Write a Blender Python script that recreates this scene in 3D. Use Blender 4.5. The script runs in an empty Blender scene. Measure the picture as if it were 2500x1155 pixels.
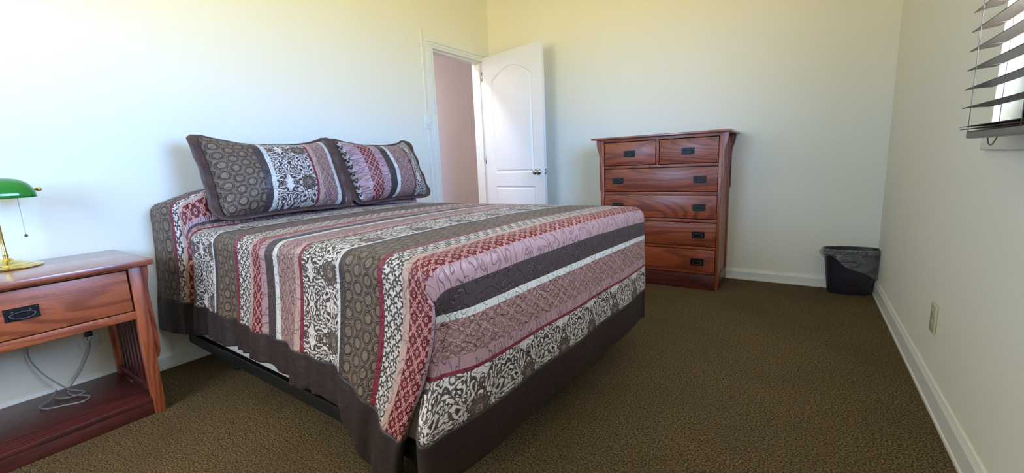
import bpy, bmesh, math, random
from mathutils import Vector, Matrix, noise
random.seed(4)
SC = bpy.context.scene
COL = SC.collection
PI = math.pi

# ------------------------------------------------------------------ camera
cam = bpy.data.cameras.new('camera')
camo = bpy.data.objects.new('camera', cam); COL.objects.link(camo)
cam.sensor_width = 36.0
cam.lens = 1050.6 / 2500 * 36
cam.clip_start = 0.02
def cam_axes():
    f = 1050.6
    va = Vector((1962 - 1250, -(369 - 577.5), -f)).normalized()      # towards the far wall
    vb = -Vector((-332 - 1250, -(469 - 577.5), -f)).normalized()     # along the far wall
    vb = (vb - va * vb.dot(va)).normalized()
    vz = vb.cross(va)
    return Matrix((vb, va, vz))
camo.matrix_world = Matrix.Translation((0, 0, 1.0)) @ cam_axes().to_4x4()
SC.camera = camo

# ------------------------------------------------------------------ view, world, daylight
SC.view_settings.view_transform = 'Standard'
SC.view_settings.look = 'None'
SC.view_settings.gamma = 1
SC.view_settings.use_curve_mapping = False
SC.view_settings.exposure = 1.86
SKY_STRENGTH = 9.0
w = bpy.data.worlds.new('daylight'); SC.world = w; w.use_nodes = True
nt = w.node_tree; nt.nodes.clear()
tc = nt.nodes.new('ShaderNodeTexCoord'); sp = nt.nodes.new('ShaderNodeSeparateXYZ')
mr = nt.nodes.new('ShaderNodeMapRange'); rp = nt.nodes.new('ShaderNodeValToRGB')
bg = nt.nodes.new('ShaderNodeBackground'); wo = nt.nodes.new('ShaderNodeOutputWorld')
nt.links.new(tc.outputs['Generated'], sp.inputs[0]); nt.links.new(sp.outputs['Z'], mr.inputs['Value'])
mr.inputs['From Min'].default_value = -1; mr.inputs['From Max'].default_value = 1
nt.links.new(mr.outputs[0], rp.inputs[0])
el = rp.color_ramp.elements
el[0].position = 0.0; el[0].color = (0.60, 0.52, 0.27, 1)
el[1].position = 1.0; el[1].color = (0.72, 0.78, 0.90, 1)
e = el.new(0.47); e.color = (0.90, 0.82, 0.48, 1)
e = el.new(0.50); e.color = (0.38, 0.70, 1.42, 1)
e = el.new(0.60); e.color = (0.34, 0.66, 1.40, 1)
e = el.new(0.73); e.color = (0.66, 0.78, 1.02, 1)
# the side of the sky behind the house wall is hazier, warmer and dimmer than the open blue side
mr2 = nt.nodes.new('ShaderNodeMapRange'); nt.links.new(sp.outputs['X'], mr2.inputs['Value'])
mr2.inputs['From Min'].default_value = .15; mr2.inputs['From Max'].default_value = .65
mxw = nt.nodes.new('ShaderNodeMix'); mxw.data_type = 'RGBA'; mxw.blend_type = 'MULTIPLY'
mxc = nt.nodes.new('ShaderNodeMix'); mxc.data_type = 'RGBA'
mxc.inputs[6].default_value = (.80, .67, .52, 1); mxc.inputs[7].default_value = (1, 1, 1, 1); nt.links.new(mr2.outputs[0], mxc.inputs[0])
mxw.inputs[0].default_value = 1; nt.links.new(rp.outputs[0], mxw.inputs[6]); nt.links.new(mxc.outputs[2], mxw.inputs[7])
nt.links.new(mxw.outputs[2], bg.inputs[0]); bg.inputs[1].default_value = SKY_STRENGTH
nt.links.new(bg.outputs[0], wo.inputs[0])

# room extents (metres)
XA, XC, YB, YD, ZC = -2.775, 0.47, 3.83, -1.45, 2.75
WIN_C = (0.62, 1.93, 1.055, 2.25)      # right wall window: y0, y1, z0, z1
WIN_D = (-2.15, -0.75, 0.95, 2.2)      # rear wall window: x0, x1, z0, z1

def portal(name, loc, rot, sx, sy):
    l = bpy.data.lights.new(name, 'AREA'); l.shape = 'RECTANGLE'; l.size = sx; l.size_y = sy
    l.cycles.is_portal = True
    o = bpy.data.objects.new(name, l); COL.objects.link(o); o.location = loc; o.rotation_euler = rot
portal('window_daylight', (XC + .14, (WIN_C[0] + WIN_C[1]) / 2, (WIN_C[2] + WIN_C[3]) / 2), (0, PI / 2, 0), WIN_C[3] - WIN_C[2], WIN_C[1] - WIN_C[0])
portal('rear_window_daylight', ((WIN_D[0] + WIN_D[1]) / 2, YD - .14, (WIN_D[2] + WIN_D[3]) / 2), (PI / 2, 0, 0), WIN_D[1] - WIN_D[0], WIN_D[3] - WIN_D[2])
HALL_POWER = 32.0

# ------------------------------------------------------------------ node expressions
class NT:
    def __init__(s, name, rough=.6):
        s.m = bpy.data.materials.new(name); s.m.use_nodes = True
        s.t = s.m.node_tree; s.n = s.t.nodes; s.l = s.t.links
        s.b = s.n['Principled BSDF']; s.b.inputs['Roughness'].default_value = rough
    def node(s, k): return s.n.new(k)
    def put(s, sock, v):
        if isinstance(v, E): s.l.new(v.s, sock)
        elif isinstance(v, (tuple, list)): sock.default_value = tuple(v) if len(v) != 3 or sock.type != 'RGBA' else (*v, 1)
        else: sock.default_value = v
    def f(s, op, *a, clamp=False):
        n = s.node('ShaderNodeMath'); n.operation = op; n.use_clamp = clamp
        for i, v in enumerate(a): s.put(n.inputs[i], v)
        return E(s, n.outputs[0])
    def coord(s, which='UV'):
        n = s.node('ShaderNodeTexCoord'); return E(s, n.outputs[which])
    def xyz(s, v):
        n = s.node('ShaderNodeSeparateXYZ'); s.l.new(v.s, n.inputs[0]); return [E(s, o) for o in n.outputs]
    def vec(s, x, y, z=0.0):
        n = s.node('ShaderNodeCombineXYZ')
        for i, v in enumerate((x, y, z)): s.put(n.inputs[i], v)
        return E(s, n.outputs[0])
    def noise(s, v, scale, detail=2, rough=.5, dist=0.0, col=False):
        n = s.node('ShaderNodeTexNoise'); s.l.new(v.s, n.inputs['Vector'])
        n.inputs['Scale'].default_value = scale; n.inputs['Detail'].default_value = detail
        n.inputs['Roughness'].default_value = rough; n.inputs['Distortion'].default_value = dist
        return E(s, n.outputs['Color' if col else 'Fac'])
    def voro(s, v, scale, feature='F1', rnd=1.0):
        n = s.node('ShaderNodeTexVoronoi'); n.feature = feature; s.l.new(v.s, n.inputs['Vector'])
        n.inputs['Scale'].default_value = scale; n.inputs['Randomness'].default_value = rnd
        return E(s, n.outputs['Distance'])
    def mix(s, fac, a, b):
        n = s.node('ShaderNodeMix'); n.data_type = 'RGBA'
        s.put(n.inputs[0], fac); s.put(n.inputs[6], a); s.put(n.inputs[7], b); return E(s, n.outputs[2])
    def step(s, v, a, b):           # smooth 0..1 as v goes a..b
        n = s.node('ShaderNodeMapRange'); n.interpolation_type = 'SMOOTHSTEP'; s.put(n.inputs[0], v)
        n.inputs[1].default_value = a; n.inputs[2].default_value = b; return E(s, n.outputs[0])
    def color(s, v): s.put(s.b.inputs['Base Color'], v)
    def bump(s, h, dist, strength=1.0):
        n = s.node('ShaderNodeBump'); s.l.new(h.s, n.inputs['Height']); n.inputs['Distance'].default_value = dist
        n.inputs['Strength'].default_value = strength; s.l.new(n.outputs[0], s.b.inputs['Normal'])
class E:
    def __init__(s, t, sock): s.t = t; s.s = sock
    def __add__(a, b): return a.t.f('ADD', a, b)
    __radd__ = __add__
    def __sub__(a, b): return a.t.f('SUBTRACT', a, b)
    def __rsub__(a, b): return a.t.f('SUBTRACT', b, a)
    def __mul__(a, b): return a.t.f('MULTIPLY', a, b)
    __rmul__ = __mul__
    def __truediv__(a, b): return a.t.f('DIVIDE', a, b)
    def abs(a): return a.t.f('ABSOLUTE', a)
    def min(a, b): return a.t.f('MINIMUM', a, b)
    def max(a, b): return a.t.f('MAXIMUM', a, b)
    def pp(a, p): return a.t.f('PINGPONG', a, p)
    def cell(a, p, o=0.0):          # -p/2..p/2 inside each cell
        return a.t.f('SUBTRACT', a.t.f('WRAP', a + o, p, 0.0), p / 2)
    def sqrt(a): return a.t.f('SQRT', a)
    def cos(a): return a.t.f('COSINE', a)
    def sin(a): return a.t.f('SINE', a)
def hyp(a, b): return (a * a + b * b).sqrt()

def srgb(r, g, b):
    c = lambda v: (v / 255) / 12.92 if v / 255 <= .04045 else ((v / 255 + .055) / 1.055) ** 2.4
    return (c(r), c(g), c(b))

def plain(name, col, rough=.5, metal=0.0, spec=None, coat=0.0, bumps=None):
    t = NT(name, rough); t.color(col); t.b.inputs['Metallic'].default_value = metal
    if spec is not None: t.b.inputs['Specular IOR Level'].default_value = spec
    if coat: t.b.inputs['Coat Weight'].default_value = coat; t.b.inputs['Coat Roughness'].default_value = .15
    if bumps: t.bump(t.noise(t.coord('Object'), bumps[0], 4), bumps[1])
    return t.m

# ------------------------------------------------------------------ materials
def wall_paint(name, col):
    t = NT(name, .75); co = t.coord('Object')
    n = t.noise(co, 1.1, 3)
    t.color(t.mix(n, [c * .985 for c in col], [min(1, c * 1.015) for c in col]))
    t.bump(t.noise(co, 110, 4, .6) + t.noise(co, 14, 3) * .3, .0008)
    return t.m
M = {}
M['wall'] = wall_paint('cream_wall_paint', (0.84, 0.80, 0.66))
M['hall'] = wall_paint('hall_paint', (0.80, 0.72, 0.71))
M['ceil'] = wall_paint('ceiling_paint', (0.84, 0.83, 0.74))
M['trim'] = plain('satin_white_trim', (0.80, 0.79, 0.70), .38, bumps=(60, .0006))
M['door'] = plain('satin_white_door', (0.83, 0.82, 0.78), .36, bumps=(160, .0005))
M['plate'] = plain('white_plastic_plate', (0.80, 0.80, 0.74), .3)
M['beige_plate'] = plain('beige_plastic_plate', srgb(196, 186, 150), .35)
M['slot'] = plain('dark_slot', (0.03, 0.03, 0.03), .5)
M['vinyl'] = plain('white_window_vinyl', (0.85, 0.86, 0.88), .3)
M['steel'] = plain('satin_nickel', (0.55, 0.54, 0.53), .22, 1.0)
M['brass'] = plain('polished_brass', (0.83, 0.66, 0.24), .12, 1.0)
M['bronze'] = plain('dark_bronze_hardware', srgb(42, 42, 44), .42, .75)
M['bronze_edge'] = plain('worn_bronze', srgb(78, 78, 82), .35, .8)
M['frame'] = plain('black_steel_frame', (0.012, 0.012, 0.013), .45, .3)
M['rubber'] = plain('black_plastic_bin', srgb(40, 32, 40), .42)
M['cord'] = plain('silver_brown_cord', srgb(158, 152, 150), .3)
M['cord_dark'] = plain('dark_plug_plastic', srgb(62, 54, 60), .4)
M['ladder'] = plain('blind_cord', srgb(120, 108, 100), .8)
M['ticking'] = plain('white_ticking', (0.62, 0.60, 0.56), .85, bumps=(500, .001))
M['mattress'] = plain('shade_toned_ticking', (0.10, 0.09, 0.09), .9)  # coloured dark to stand in for shade inside the quilt's corner gap

def carpet():
    t = NT('brown_loop_carpet', .95); co = t.coord('Object'); t.b.inputs['Specular IOR Level'].default_value = .1
    n = t.noise(co, 150, 4, .8); n2 = t.noise(co, 2.2, 4, .6); n3 = t.noise(co, 85, 2)
    c = t.mix(t.step(n, .40, .62), srgb(40, 31, 22), srgb(154, 130, 96))
    c = t.mix(t.step(n3, .52, .62) * .45, c, srgb(108, 98, 52))
    c = t.mix(t.step(n2, .35, .7) * .35, c, srgb(84, 70, 52))
    t.color(c); t.bump(t.voro(co, 300) * .6 + n, .005); return t.m
M['carpet'] = carpet()

def wood(name, axis, dark, light, seed=0.0, k=1.0, rough=.38):
    t = NT(name, rough); co = t.coord('Object'); x, y, z = t.xyz(co)
    oi = t.node('ShaderNodeObjectInfo'); r = E(t, oi.outputs['Random'])
    sc = [1.0, 1.0, 1.0]; sc[axis] = .15
    v = t.vec(x * sc[0] + r * 3.1 + seed, y * sc[1] + r * 5.7, z * sc[2] + r * 2.3)
    big = t.noise(v, 5 * k, 1.5, .4, .3)
    rings = (big * 110 + t.noise(v, 60, 2) * 1.2).sin() * .5 + .5
    sc2 = [1.0, 1.0, 1.0]; sc2[axis] = .035
    v2 = t.vec(x * sc2[0] + r, y * sc2[1], z * sc2[2])
    pores = t.noise(v2, 330, 3, .65)
    patch = t.noise(v, 3.0, 2)
    c = t.mix(t.step(rings, .35, .95) * .55, light, dark)
    c = t.mix(t.step(pores, .50, .68) * .55, c, [d * .55 for d in dark])
    c = t.mix(t.step(patch, .4, .65) * .22, c, dark)
    t.color(c); t.bump(pores * -1.0 + rings * -.25, .0006)
    t.b.inputs['Coat Weight'].default_value = .25; t.b.inputs['Coat Roughness'].default_value = .25
    return t.m
OD, OL = srgb(78, 29, 20), srgb(162, 80, 50)
for a, nm in enumerate('xyz'):
    M['oak_' + nm] = wood('stained_oak_' + nm, a, OD, OL)
    M['oak_warm_' + nm] = wood('honey_stained_oak_' + nm, a, srgb(112, 48, 28), srgb(176, 94, 58))
    M['oak_dark_' + nm] = wood('dark_and_shaded_oak_' + nm, a, srgb(48, 16, 18), srgb(96, 42, 38))  # shelf is dark wood; on the nightstand slats this tone paints in shade

for a, nm in ((0, 'oak_top'), (1, 'oak_top_y')):
    M[nm] = wood('polished_' + nm, a, OD, OL, rough=.3)
    b_ = M[nm].node_tree.nodes['Principled BSDF']; b_.inputs['Coat Weight'].default_value = 1.0; b_.inputs['Coat Roughness'].default_value = .22; b_.inputs['Coat IOR'].default_value = 1.7
def glass_mat():
    t = NT('window_glass'); n = t.n; n.remove(t.b)
    tr = n.new('ShaderNodeBsdfTransparent'); gl = n.new('ShaderNodeBsdfGlossy'); fr = n.new('ShaderNodeLayerWeight'); mx = n.new('ShaderNodeMixShader')
    tr.inputs[0].default_value = (.93, .96, .97, 1); gl.inputs['Roughness'].default_value = .02; fc = t.f('POWER', E(t, fr.outputs['Facing']), 5.0) * .9 + .04
    t.l.new(fc.s, mx.inputs[0]); t.l.new(tr.outputs[0], mx.inputs[1]); t.l.new(gl.outputs[0], mx.inputs[2])
    t.l.new(mx.outputs[0], n['Material Output'].inputs[0]); return t.m
M['glass'] = glass_mat()
def bag_mat():
    t = NT('clear_plastic_liner'); n = t.n; n.remove(t.b)
    tr = n.new('ShaderNodeBsdfTransparent'); gl = n.new('ShaderNodeBsdfGlossy'); df = n.new('ShaderNodeBsdfTranslucent'); d2 = n.new('ShaderNodeBsdfDiffuse')
    m1 = n.new('ShaderNodeMixShader'); m2 = n.new('ShaderNodeMixShader'); m3 = n.new('ShaderNodeMixShader')
    tr.inputs[0].default_value = (.86, .86, .86, 1); gl.inputs['Roughness'].default_value = .22
    df.inputs[0].default_value = (.8, .8, .8, 1); d2.inputs[0].default_value = (.75, .74, .74, 1)
    co = t.coord('Object'); x, y, z = t.xyz(co)
    wr = t.noise(t.vec(x, y, z * 2.2), 26, 4, .6, 1.5)
    bn = n.new('ShaderNodeBump'); t.l.new(wr.s, bn.inputs['Height']); bn.inputs['Distance'].default_value = .012
    for g in (gl, df, d2): t.l.new(bn.outputs[0], g.inputs['Normal'])
    m1.inputs[0].default_value = .5; t.l.new(df.outputs[0], m1.inputs[1]); t.l.new(d2.outputs[0], m1.inputs[2])
    m2.inputs[0].default_value = .35; t.l.new(m1.outputs[0], m2.inputs[1]); t.l.new(gl.outputs[0], m2.inputs[2])
    st = t.noise(t.vec(x * .55 + z * .5, y * .8, z * 2.4 - x * .6), 15, 3, .55, .8)
    f = t.step((st - .5).abs(), .035, .0) * .34 + t.step(st, .40, .75) * .22 + .20
    t.l.new(f.s, m3.inputs[0]); t.l.new(tr.outputs[0], m3.inputs[1]); t.l.new(m2.outputs[0], m3.inputs[2])
    t.l.new(m3.outputs[0], n['Material Output'].inputs[0]); return t.m
M['bag'] = bag_mat()
def shade_mat():
    t = NT('green_cased_glass', .12); t.color(srgb(18, 128, 44)); t.b.inputs['Coat Weight'].default_value = .6
    t.b.inputs['Coat Roughness'].default_value = .08
    t.b.inputs['Subsurface Weight'].default_value = .15; t.b.inputs['Subsurface Radius'].default_value = (.002, .008, .003)
    return t.m
M['green'] = shade_mat()
M['milk'] = plain('white_shade_lining', (.75, .85, .72), .3)
def slat_mat():
    t = NT('mahogany_blind_slat', .5); co = t.coord('Object'); x, y, z = t.xyz(co)
    p = t.noise(t.vec(x, y * .04, z), 160, 3)
    t.color(t.mix(p, srgb(36, 25, 26), srgb(56, 41, 41))); t.b.inputs['Specular IOR Level'].default_value = .3
    return t.m
M['slat'] = slat_mat()
M['rail'] = plain('dark_blind_rail', srgb(52, 34, 42), .3, coat=.3)

# quilt fabrics: UV is in metres, u along the stripes' sequence, v along each stripe
IV, DB, MB = srgb(212, 202, 194), srgb(48, 34, 30), srgb(84, 66, 58)
def fabric(name, rough=.62, sheen=.04):
    t = NT(name, rough); t.b.inputs['Sheen Weight'].default_value = sheen
    u, v, _ = t.xyz(t.coord('UV')); return t, u, v
def quilt_bump(t, u, v, extra=None, dist=.0045, sc=26.0, sv=.85):
    n = t.noise(t.vec(u, v * sv, .3), sc, 1, .4, .9)
    a = t.step((n - .5).abs(), .0, .050)
    h = a + t.noise(t.vec(u, v), 70, 2) * .5
    if extra is not None: h = h + extra
    t.bump(h, dist, .9)
    return a
def lattice_f(t, u, v, p=.046):
    a = (u + v * .72).cell(p); b = (u - v * .72).cell(p)
    hw = p * .046
    d1 = a.abs().min(b.abs())                         # diagonals
    a2 = (u + v * .72).cell(p, p / 2).abs(); b2 = (u - v * .72).cell(p, p / 2).abs()
    r = hyp(a2, b2); ring = (r - p * .12).abs()       # small ring in each diamond
    r2 = a.abs().max(b.abs()); sq = (r2 - p * .17).abs()
    ring3 = (hyp(a, b2) - p * .10).abs().min((hyp(a2, b) - p * .10).abs())
    d = d1.min(ring).min(sq).min(ring3)
    return t.step(d, hw * 1.25, hw * .65)
def mk_fabrics():
    # 0 damask
    t, u, v = fabric('damask_cotton', .6)
    P = .23
    wu = u + .01; cu = wu.cell(P); mv = v.pp(.115); mu = cu.abs()
    wob = t.noise(t.vec(u, v), 14, 1)
    mu = mu + (wob - .5) * .02
    q = t.vec(mu, mv + (wob - .5) * .016, .73)
    big = t.noise(q, 21, 1.2, .5, 2.6); fine = t.noise(t.vec(mu + 4, mv), 48, 1, .5, 1.8)
    leaf = t.step((big - .5).abs() * 1.0 + (fine - .5) * .16, .072, .084)
    vein = t.step((fine - .5).abs(), .018, .01)
    cv = v.cell(P); rr = hyp(cu, cv); th = t.f('ARCTAN2', cv, cu)
    pet = (th * 6).cos() * .008 + .026
    fl = t.step(rr - pet, .002, -.002); core = t.step((rr - .010).abs(), .003, .0015)
    c = t.mix(leaf, MB, IV)
    c = t.mix(t.step(big, .50, .44) * (1 - leaf), c, DB)
    c = t.mix(vein * .45, c, srgb(150, 132, 122))
    c = t.mix(fl, c, t.mix(t.step((fine - .5).abs(), .05, .02), srgb(84, 66, 58), srgb(128, 106, 94))); c = t.mix(core, c, srgb(150, 132, 122))
    t.color(c); quilt_bump(t, u, v, leaf * .25); M['damask'] = t.m
    # 1 white ribbed
    t, u, v = fabric('ribbed_white', .6)
    rib = (v * 1500).sin() * .5 + .5
    t.color(t.mix(rib, srgb(192, 188, 184), srgb(228, 224, 216))); quilt_bump(t, u, v, rib * .15); M['white'] = t.m
    # 2 dark
    t, u, v = fabric('charcoal_satin', .5)
    t.color(srgb(64, 50, 52)); quilt_bump(t, u, v, dist=.0035); M['dark'] = t.m
    # 3 circles
    t, u, v = fabric('medallion_circles', .6)
    a, b = .057, .049
    d1 = hyp(u.cell(2 * b), v.cell(a) * .95); d2 = hyp(u.cell(2 * b, b), v.cell(a, a / 2) * .95)
    d = d1.min(d2)
    blot = t.noise(t.vec(u, v), 150, 2)
    c = t.mix(t.step(blot, .4, .6) * .35, srgb(122, 101, 80), srgb(96, 77, 61))
    ring = t.step((d - .0175).abs(), .0030, .0018); ring2 = t.step((d - .0235).abs(), .0022, .0012)
    c = t.mix(t.step(d, .020, .022) * .5, c, srgb(104, 84, 70))
    c = t.mix(ring, c, srgb(46, 32, 28)); c = t.mix(ring2 * .9, c, srgb(50, 36, 32))
    t.color(c); quilt_bump(t, u, v, ring * .2, dist=.004); M['circles'] = t.m
    # 4 maroon
    t, u, v = fabric('maroon_cord', .5); t.color(srgb(122, 30, 50)); quilt_bump(t, u, v); M['maroon'] = t.m
    # 5 small flowers
    t, u, v = fabric('sprig_floral', .6)
    p = .047
    def flower(ou, ov, sgn):
        x, y = u.cell(p, ou), v.cell(p, ov); r = hyp(x, y); th = t.f('ARCTAN2', y, x)
        return t.step(r - ((th * 5 + sgn).cos() * .0060 + .0128), .0010, -.0010), t.step(r, .0036, .0026)
    f1, k1 = flower(0, 0, 0.0); f2, k2 = flower(p / 2, p / 2, 1.6)
    n = t.noise(t.vec(u, v), 70, 1.5, .5, 1.5)
    stem = t.step((n - .5).abs(), .030, .018) * .75
    c = t.mix(stem, IV, MB); c = t.mix(f1.max(f2), c, srgb(72, 58, 52)); c = t.mix(k1.max(k2), c, IV)
    t.color(c); quilt_bump(t, u, v); M['sprig'] = t.m
    # 6 tan satin, 7 red lattice, 8 mauve satin, 9 mauve lattice
    t, u, v = fabric('tan_satin', .42); t.color(srgb(182, 150, 138))
    quilt_bump(t, u, v, dist=.005); M['tan'] = t.m
    t, u, v = fabric('red_lattice', .45); f = lattice_f(t, u, v)
    t.color(t.mix(f, srgb(100, 24, 32), srgb(194, 134, 126))); quilt_bump(t, u, v, f * .35); M['redlat'] = t.m
    t, u, v = fabric('mauve_satin', .36); t.color(srgb(170, 134, 138))
    quilt_bump(t, u * .45, v, dist=.0075, sc=30, sv=1.0); M['mauve'] = t.m
    t, u, v = fabric('mauve_lattice', .42); f = lattice_f(t, u, v, .048)
    t.color(t.mix(f, srgb(142, 104, 102), srgb(188, 152, 142))); quilt_bump(t, u, v, f * .6, dist=.008, sc=30); M['maulat'] = t.m
    # border
    t, u, v = fabric('brown_border_satin', .55, .03)
    t.color(srgb(42, 27, 25)); t.bump(t.noise(t.vec(u * 1.0, v * 1.0), 30, 3), .004); M['border'] = t.m
    t, u, v = fabric('brown_flange_satin', .5, .05); t.color(srgb(80, 55, 50))
    t.bump(t.noise(t.vec(u, v), 50, 3), .004); M['flange'] = t.m
mk_fabrics()

# ------------------------------------------------------------------ mesh helpers
def link_mesh(name, bm, mats, parent=None, base=None, smooth=True, auto=None):
    if base is not None:
        bmesh.ops.translate(bm, verts=bm.verts, vec=-Vector(base))
    me = bpy.data.meshes.new(name); bm.to_mesh(me); bm.free()
    for m in (mats if isinstance(mats, (list, tuple)) else [mats]): me.materials.append(m)
    if smooth:
        for p in me.polygons: p.use_smooth = True
        if auto is not None:
            try: me.set_sharp_from_angle(angle=auto)
            except Exception: pass
    o = bpy.data.objects.new(name, me); COL.objects.link(o)
    if parent is not None: o.parent = parent
    elif base is not None: o.location = base
    return o
def thing(name, loc, label, cat, group=None, rotz=0.0):
    o = bpy.data.objects.new(name, None); COL.objects.link(o); o.location = loc; o.rotation_euler = (0, 0, rotz)
    o.empty_display_size = .1; o['label'] = label; o['category'] = cat
    if group: o['group'] = group
    return o
def tag(o, label, cat, group=None):
    o['label'] = label; o['category'] = cat
    if group: o['group'] = group
    return o
def box(bm, x0, x1, y0, y1, z0, z1, bev=0.0, seg=2):
    r = bmesh.ops.create_cube(bm, size=1.0)
    vs = r['verts']
    for v in vs:
        v.co = Vector(((x0 + x1) / 2 + v.co.x * (x1 - x0), (y0 + y1) / 2 + v.co.y * (y1 - y0), (z0 + z1) / 2 + v.co.z * (z1 - z0)))
    if bev > 0:
        es = list({e for v in vs for e in v.link_edges})
        bmesh.ops.bevel(bm, geom=es, offset=bev, segments=seg, profile=.5, affect='EDGES')
    return bm
def boxes(lst, bev=.002):
    bm = bmesh.new()
    for b in lst: box(bm, *b[:6], bev=(b[6] if len(b) > 6 else bev))
    return bm
def catmull(pts, n=8):
    P = [Vector(p) for p in pts]; out = []
    for i in range(len(P) - 1):
        a, b, c, d = P[max(i - 1, 0)], P[i], P[i + 1], P[min(i + 2, len(P) - 1)]
        for k in range(n):
            t = k / n
            out.append(.5 * ((2 * b) + (c - a) * t + (2 * a - 5 * b + 4 * c - d) * t * t + (3 * b - 3 * c + d - a) * t ** 3))
    out.append(P[-1]); return out
def tube(bm, pts, r, seg=8, closed=False, flat=1.0):
    P = [Vector(p) for p in pts]; n = len(P); rings = []; up = Vector((0, 0, 1))
    prev = None
    for i in range(n):
        if closed: t = P[(i + 1) % n] - P[i - 1]
        else: t = P[min(i + 1, n - 1)] - P[max(i - 1, 0)]
        t.normalize()
        a = prev if prev is not None else (up if abs(t.z) < .9 else Vector((1, 0, 0)))
        s = (a - t * a.dot(t)).normalized(); prev = s; b = t.cross(s)
        rr = r[i] if isinstance(r, (list, tuple)) else r
        rings.append([bm.verts.new(P[i] + (s * math.cos(k / seg * 2 * PI) * flat + b * math.sin(k / seg * 2 * PI)) * rr) for k in range(seg)])
    for i in range(n if closed else n - 1):
        A, B = rings[i], rings[(i + 1) % n]
        for k in range(seg): bm.faces.new((A[k], A[(k + 1) % seg], B[(k + 1) % seg], B[k]))
    if not closed:
        bm.faces.new(rings[0][::-1]); bm.faces.new(rings[-1])
    return bm
def lathe(bm, prof, c, seg=32, sx=1.0, sy=1.0, axis=2):
    rings = []
    for (r, h) in prof:
        ring = []
        for k in range(seg):
            a = k / seg * 2 * PI; p = [r * math.cos(a) * sx, r * math.sin(a) * sy, h]
            if axis == 1: p = [p[0], h, p[1]]
            if axis == 0: p = [h, p[0], p[1]]
            ring.append(bm.verts.new(Vector(p) + Vector(c)))
        rings.append(ring)
    for A, B in zip(rings, rings[1:]):
        for k in range(seg): bm.faces.new((A[k], A[(k + 1) % seg], B[(k + 1) % seg], B[k]))
    bm.faces.new(rings[0][::-1]); bm.faces.new(rings[-1])
    bmesh.ops.recalc_face_normals(bm, faces=bm.faces); return bm
def prism(bm, pts, ax, a0, a1):
    """extrude a 2D outline (in the two other axes) along axis ax from a0 to a1"""
    def P(p, a):
        q = list(p); q.insert(ax, a); return q
    A = [bm.verts.new(P(p, a0)) for p in pts]; B = [bm.verts.new(P(p, a1)) for p in pts]
    n = len(pts)
    bm.faces.new(A); bm.faces.new(B[::-1])
    for i in range(n): bm.faces.new((A[i], B[i], B[(i + 1) % n], A[(i + 1) % n]))
    bmesh.ops.recalc_face_normals(bm, faces=bm.faces); return bm
def sstep(a, b, x):
    t = max(0.0, min(1.0, (x - a) / (b - a))); return t * t * (3 - 2 * t)
def lerp(a, b, t): return a + (b - a) * t
def pl(tab, x):
    if x <= tab[0][0]: return tab[0][1]
    for (a, va), (b, vb) in zip(tab, tab[1:]):
        if x <= b: return lerp(va, vb, (x - a) / (b - a))
    return tab[-1][1]
def structure(name, bm, mat, smooth=False):
    o = link_mesh(name, bm, mat, smooth=smooth); o['kind'] = 'structure'; return o

# ------------------------------------------------------------------ room shell
HX, HY0, HY1 = -4.05, 1.6, 5.2
T = .15
structure('floor', boxes([(HX - .1, XC + T, YD - T, HY1 + .1, -.1, 0)], 0), M['carpet'])
structure('ceiling', boxes([(HX - .1, XC + T, YD - T, HY1 + .1, ZC, ZC + .1)], 0), M['ceil'])
DY0, DY1, DZ = 2.96, 3.735, 2.055
structure('wall_left', boxes([(XA - T, XA, YD - T, DY0, 0, ZC), (XA - T, XA, DY1, HY1, 0, ZC), (XA - T, XA, DY0, DY1, DZ, ZC)], 0), M['wall'])
structure('wall_far', boxes([(XA, XC + T, YB, YB + T, 0, ZC)], 0), M['wall'])
y0, y1, z0, z1 = WIN_C
structure('wall_right', boxes([(XC, XC + T, YD - T, y0, 0, ZC), (XC, XC + T, y1, YB, 0, ZC), (XC, XC + T, y0, y1, 0, z0), (XC, XC + T, y0, y1, z1, ZC)], 0), M['wall'])
x0, x1, z0, z1 = WIN_D
structure('wall_rear', boxes([(XA, x0, YD - T, YD, 0, ZC), (x1, XC, YD - T, YD, 0, ZC), (x0, x1, YD - T, YD, 0, z0), (x0, x1, YD - T, YD, z1, ZC)], 0), M['wall'])
structure('wall_hall', boxes([(HX - .1, HX, HY0 - .1, HY1 + .1, 0, ZC), (HX, XA - T, HY0 - .1, HY0, 0, ZC), (HX, XA - T, HY1, HY1 + .1, 0, ZC),
                              (XA - T - .004, XA - T, HY0, DY0 - .02, 0, ZC)], 0), M['hall'])

def base_profile(t=.014, h=.085):
    return [(0, 0), (t + .004, 0), (t + .004, .012), (t, .016), (t, h - .022), (t - .004, h - .012), (t - .008, h), (0, h)]
# profile points are (offset from the wall, z)
def baseboard(name, run, wall, a0, a1, h=.085):
    bm = bmesh.new(); pts = base_profile(h=h)
    if wall == 'A': prism(bm, [(XA + p[0], p[1]) for p in pts], 1, a0, a1)
    if wall == 'C': prism(bm, [(XC - p[0], p[1]) for p in pts], 1, a0, a1)
    if wall == 'B': prism(bm, [(YB - p[0], p[1]) for p in pts], 0, a0, a1)
    if wall == 'D': prism(bm, [(YD + p[0], p[1]) for p in pts], 0, a0, a1)
    structure(name, bm, M['trim'])
baseboard('baseboard_left', 0, 'A', YD, DY0 - .11)
baseboard('baseboard_right', 0, 'C', YD, YB, .105)
baseboard('baseboard_far', 0, 'B', XA, XC)
baseboard('baseboard_rear', 0, 'D', XA, XC)

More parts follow.
